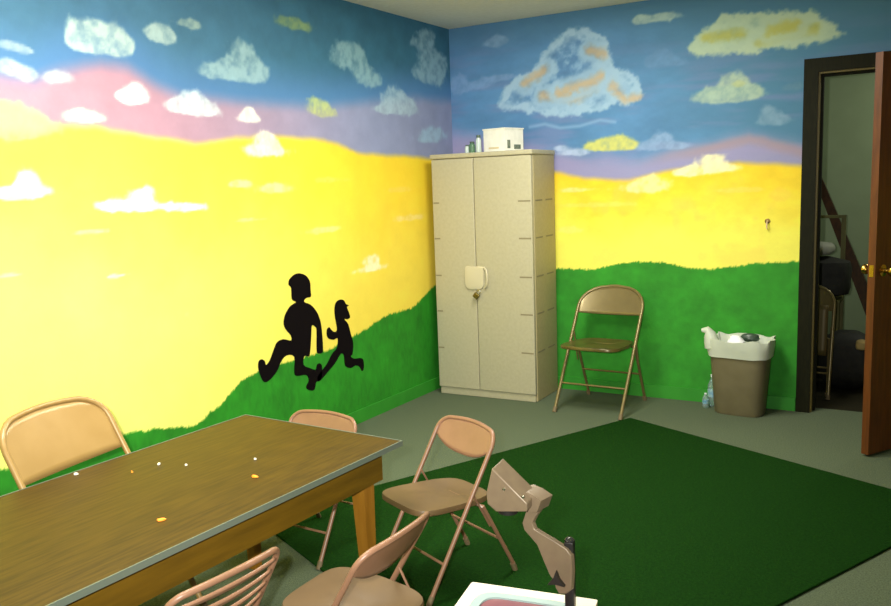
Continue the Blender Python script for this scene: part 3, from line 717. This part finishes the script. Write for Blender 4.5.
# folded chair leaning on the inside of the wall
fc = make_chair('folding_chair', 'bronze metal folding chair folded up and leaning inside the doorway', .74, .42, .42, .10, tan, tans, tan, yT=.045, sd=.07)
for ch in fc.children:
    if ch.name.startswith('seat'):
        bpy.data.objects.remove(ch)
def rpan(u, v): return (-.18+.36*u, .0+.012*math.sin(PI*u), .28+.33*v)
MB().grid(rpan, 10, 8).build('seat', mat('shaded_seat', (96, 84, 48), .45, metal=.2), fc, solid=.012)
fc.location = (2.345, .40, 0); fc.rotation_euler = (math.radians(-5), 0, math.radians(-4))
# black bag lying on the folded chair pile, leaning board, framed panel, sack
def at3(px, py, y): return Vector(at(px, py, 1, y))
p0_ = at3(817, 175, 1.70); p1_ = at3(872, 312, 1.15)
d_ = (p1_-p0_); zb = 0.012; t_ = (zb-p0_.z)/d_.z
p2_ = p0_+d_*t_
m = MB(); a_ = p0_; b_ = p2_
ex = Vector((.055, 0, 0)); ey = Vector((0, .02, 0))
m.add([a_-ex*.5-ey, a_+ex*.5-ey, a_+ex*.5+ey, a_-ex*.5+ey, b_-ex-ey, b_+ex-ey, b_+ex+ey, b_-ex+ey], [(0, 1, 2, 3), (7, 6, 5, 4), (0, 4, 5, 1), (1, 5, 6, 2), (2, 6, 7, 3), (3, 7, 4, 0)])
o = m.build('wooden_board', drk); tag(o, 'long dark wooden board leaning diagonally in the storeroom', 'board')
# shelf rack at the left of storeroom holding the bag
rk = thing('wooden_shelf', 'olive wooden shelf unit inside the storeroom left of the leaning board', 'shelf', (2.06, .95, 0))
olv = mat('olive_wood', (92, 90, 44), .6, col2=(104, 100, 52), scale=8)
tpz = at3(838, 217, 1.0).z; xR = at3(842, 230, 1.0).x-2.06
shz = at3(838, 300, 1.0).z
for x in (0, xR-.03): MB().box((x, 0, 0), (x+.03, .03, shz-.02)).build('post', olv, rk); MB().box((x, .32, 0), (x+.03, .35, tpz)).build('post', olv, rk)
for z in (tpz-.02, shz-.02, .12): MB().box((0, 0 if z < shz else .30, z), (xR, .32 if z < shz else .35, z+.02)).build('shelf_board', olv, rk)
grey = mat('pale_panel', (150, 152, 138), .7)
bgx = 2.06+xR
def softbox(nm, lb, cat, c, s, mm, n=3.2, seed=1, par=None):
    rings = []; N = 28
    for i in range(0, 9):
        v = -1+2*i/8; k = (1-abs(v)**n)**(1/n) if abs(v) < 1 else .0
        k = max(k, .35)
        rings.append([(c[0]+x, c[1]+y, c[2]+s[2]*v) for (x, y, _) in se(s[0]*k, s[1]*k, 0, n, N, jit=.03, ph=seed+i)])
    o = MB().loft(rings).build(nm, mm, par); tag(o, lb, cat); return o
bz = (at3(838, 300, 1.0).z+at3(838, 260, 1.0).z)/2; bh_ = (at3(838, 258, 1.0).z-at3(838, 300, 1.0).z)/2
softbox('duffel_bag', 'black bag on the shelf in the storeroom', 'bag', (bgx-.16, 1.09, shz+bh_*.99+.004), (.22, .12, bh_), blk, n=5)
wz = at3(838, 240, 1.05)
pcx = bgx-.20
bt = shz+bh_*2+.008
o = softbox('white_bundle', 'pale folded cloth bundle on the black bag in the storeroom', 'bundle', (pcx, 1.10, bt+.05), (.15, .11, .05), grey, seed=4)
sx_, sz_ = at3(846, 325, .95).x, at3(846, 326, .95).z
sb = softbox('black_sack', 'large black sack standing on the storeroom floor beside the folded chair', 'sack', (at3(848, 340, .75).x, .75, sz_/2+.0), (.19, .16, sz_/2), blk, n=2.8, seed=7)
pb = at3(858, 345, .55)
o = softbox('beige_roll', 'beige round bundle on the black sack behind the open door', 'bundle', (pb.x+.02, .56, pb.z), (.035, .04, .035), mat('beige_cloth', (150, 130, 80), .8), seed=3)
o.name = 'beige_bundle'

# ------------------------------------------------------------------ light
def area(name, loc, size, power, col=(1, 1, 1), rot=(0, 0, 0), sy=None):
    l = bpy.data.lights.new(name, 'AREA'); l.energy = power; l.color = col; l.size = size
    if sy: l.shape = 'RECTANGLE'; l.size_y = sy
    o = bpy.data.objects.new(name, l); C.objects.link(o); o.location = loc; o.rotation_euler = rot; return o
area('ceiling_lamp', (1.1, -3.9, H-.03), .6, 45, (1, .97, .86), sy=1.2)
area('ceiling_lamp', (1.5, -1.7, H-.03), .6, 42, (1, .97, .86), sy=1.2)
area('storeroom_fill', (3.4, 1.1, H-.03), .4, 8, (1, 1, .86), sy=.6)  # added fill with no visible source, brightens the storeroom walls
fl = bpy.data.lights.new('camera_flash', 'SPOT'); fl.energy = 330; fl.shadow_soft_size = .02; fl.color = (1, .99, .95); fl.spot_size = math.radians(92); fl.spot_blend = 1
fo = bpy.data.objects.new('camera_flash', fl); C.objects.link(fo); fo.location = Vector(CAM)+Vector(rt)*-.10+Vector(up)*.05+Vector(fw)*.05
fo.rotation_euler = (Vector(at(290, 220, 0, 0))-fo.location).to_track_quat('-Z', 'Y').to_euler()
w = bpy.data.worlds.new('world'); scn.world = w; w.use_nodes = True
w.node_tree.nodes['Background'].inputs[0].default_value = (.8, .85, .8, 1); w.node_tree.nodes['Background'].inputs[1].default_value = .1
scn.view_settings.view_transform = 'Standard'; scn.view_settings.look = 'None'; scn.view_settings.gamma = 1; scn.view_settings.use_curve_mapping = False
scn.view_settings.exposure = .75
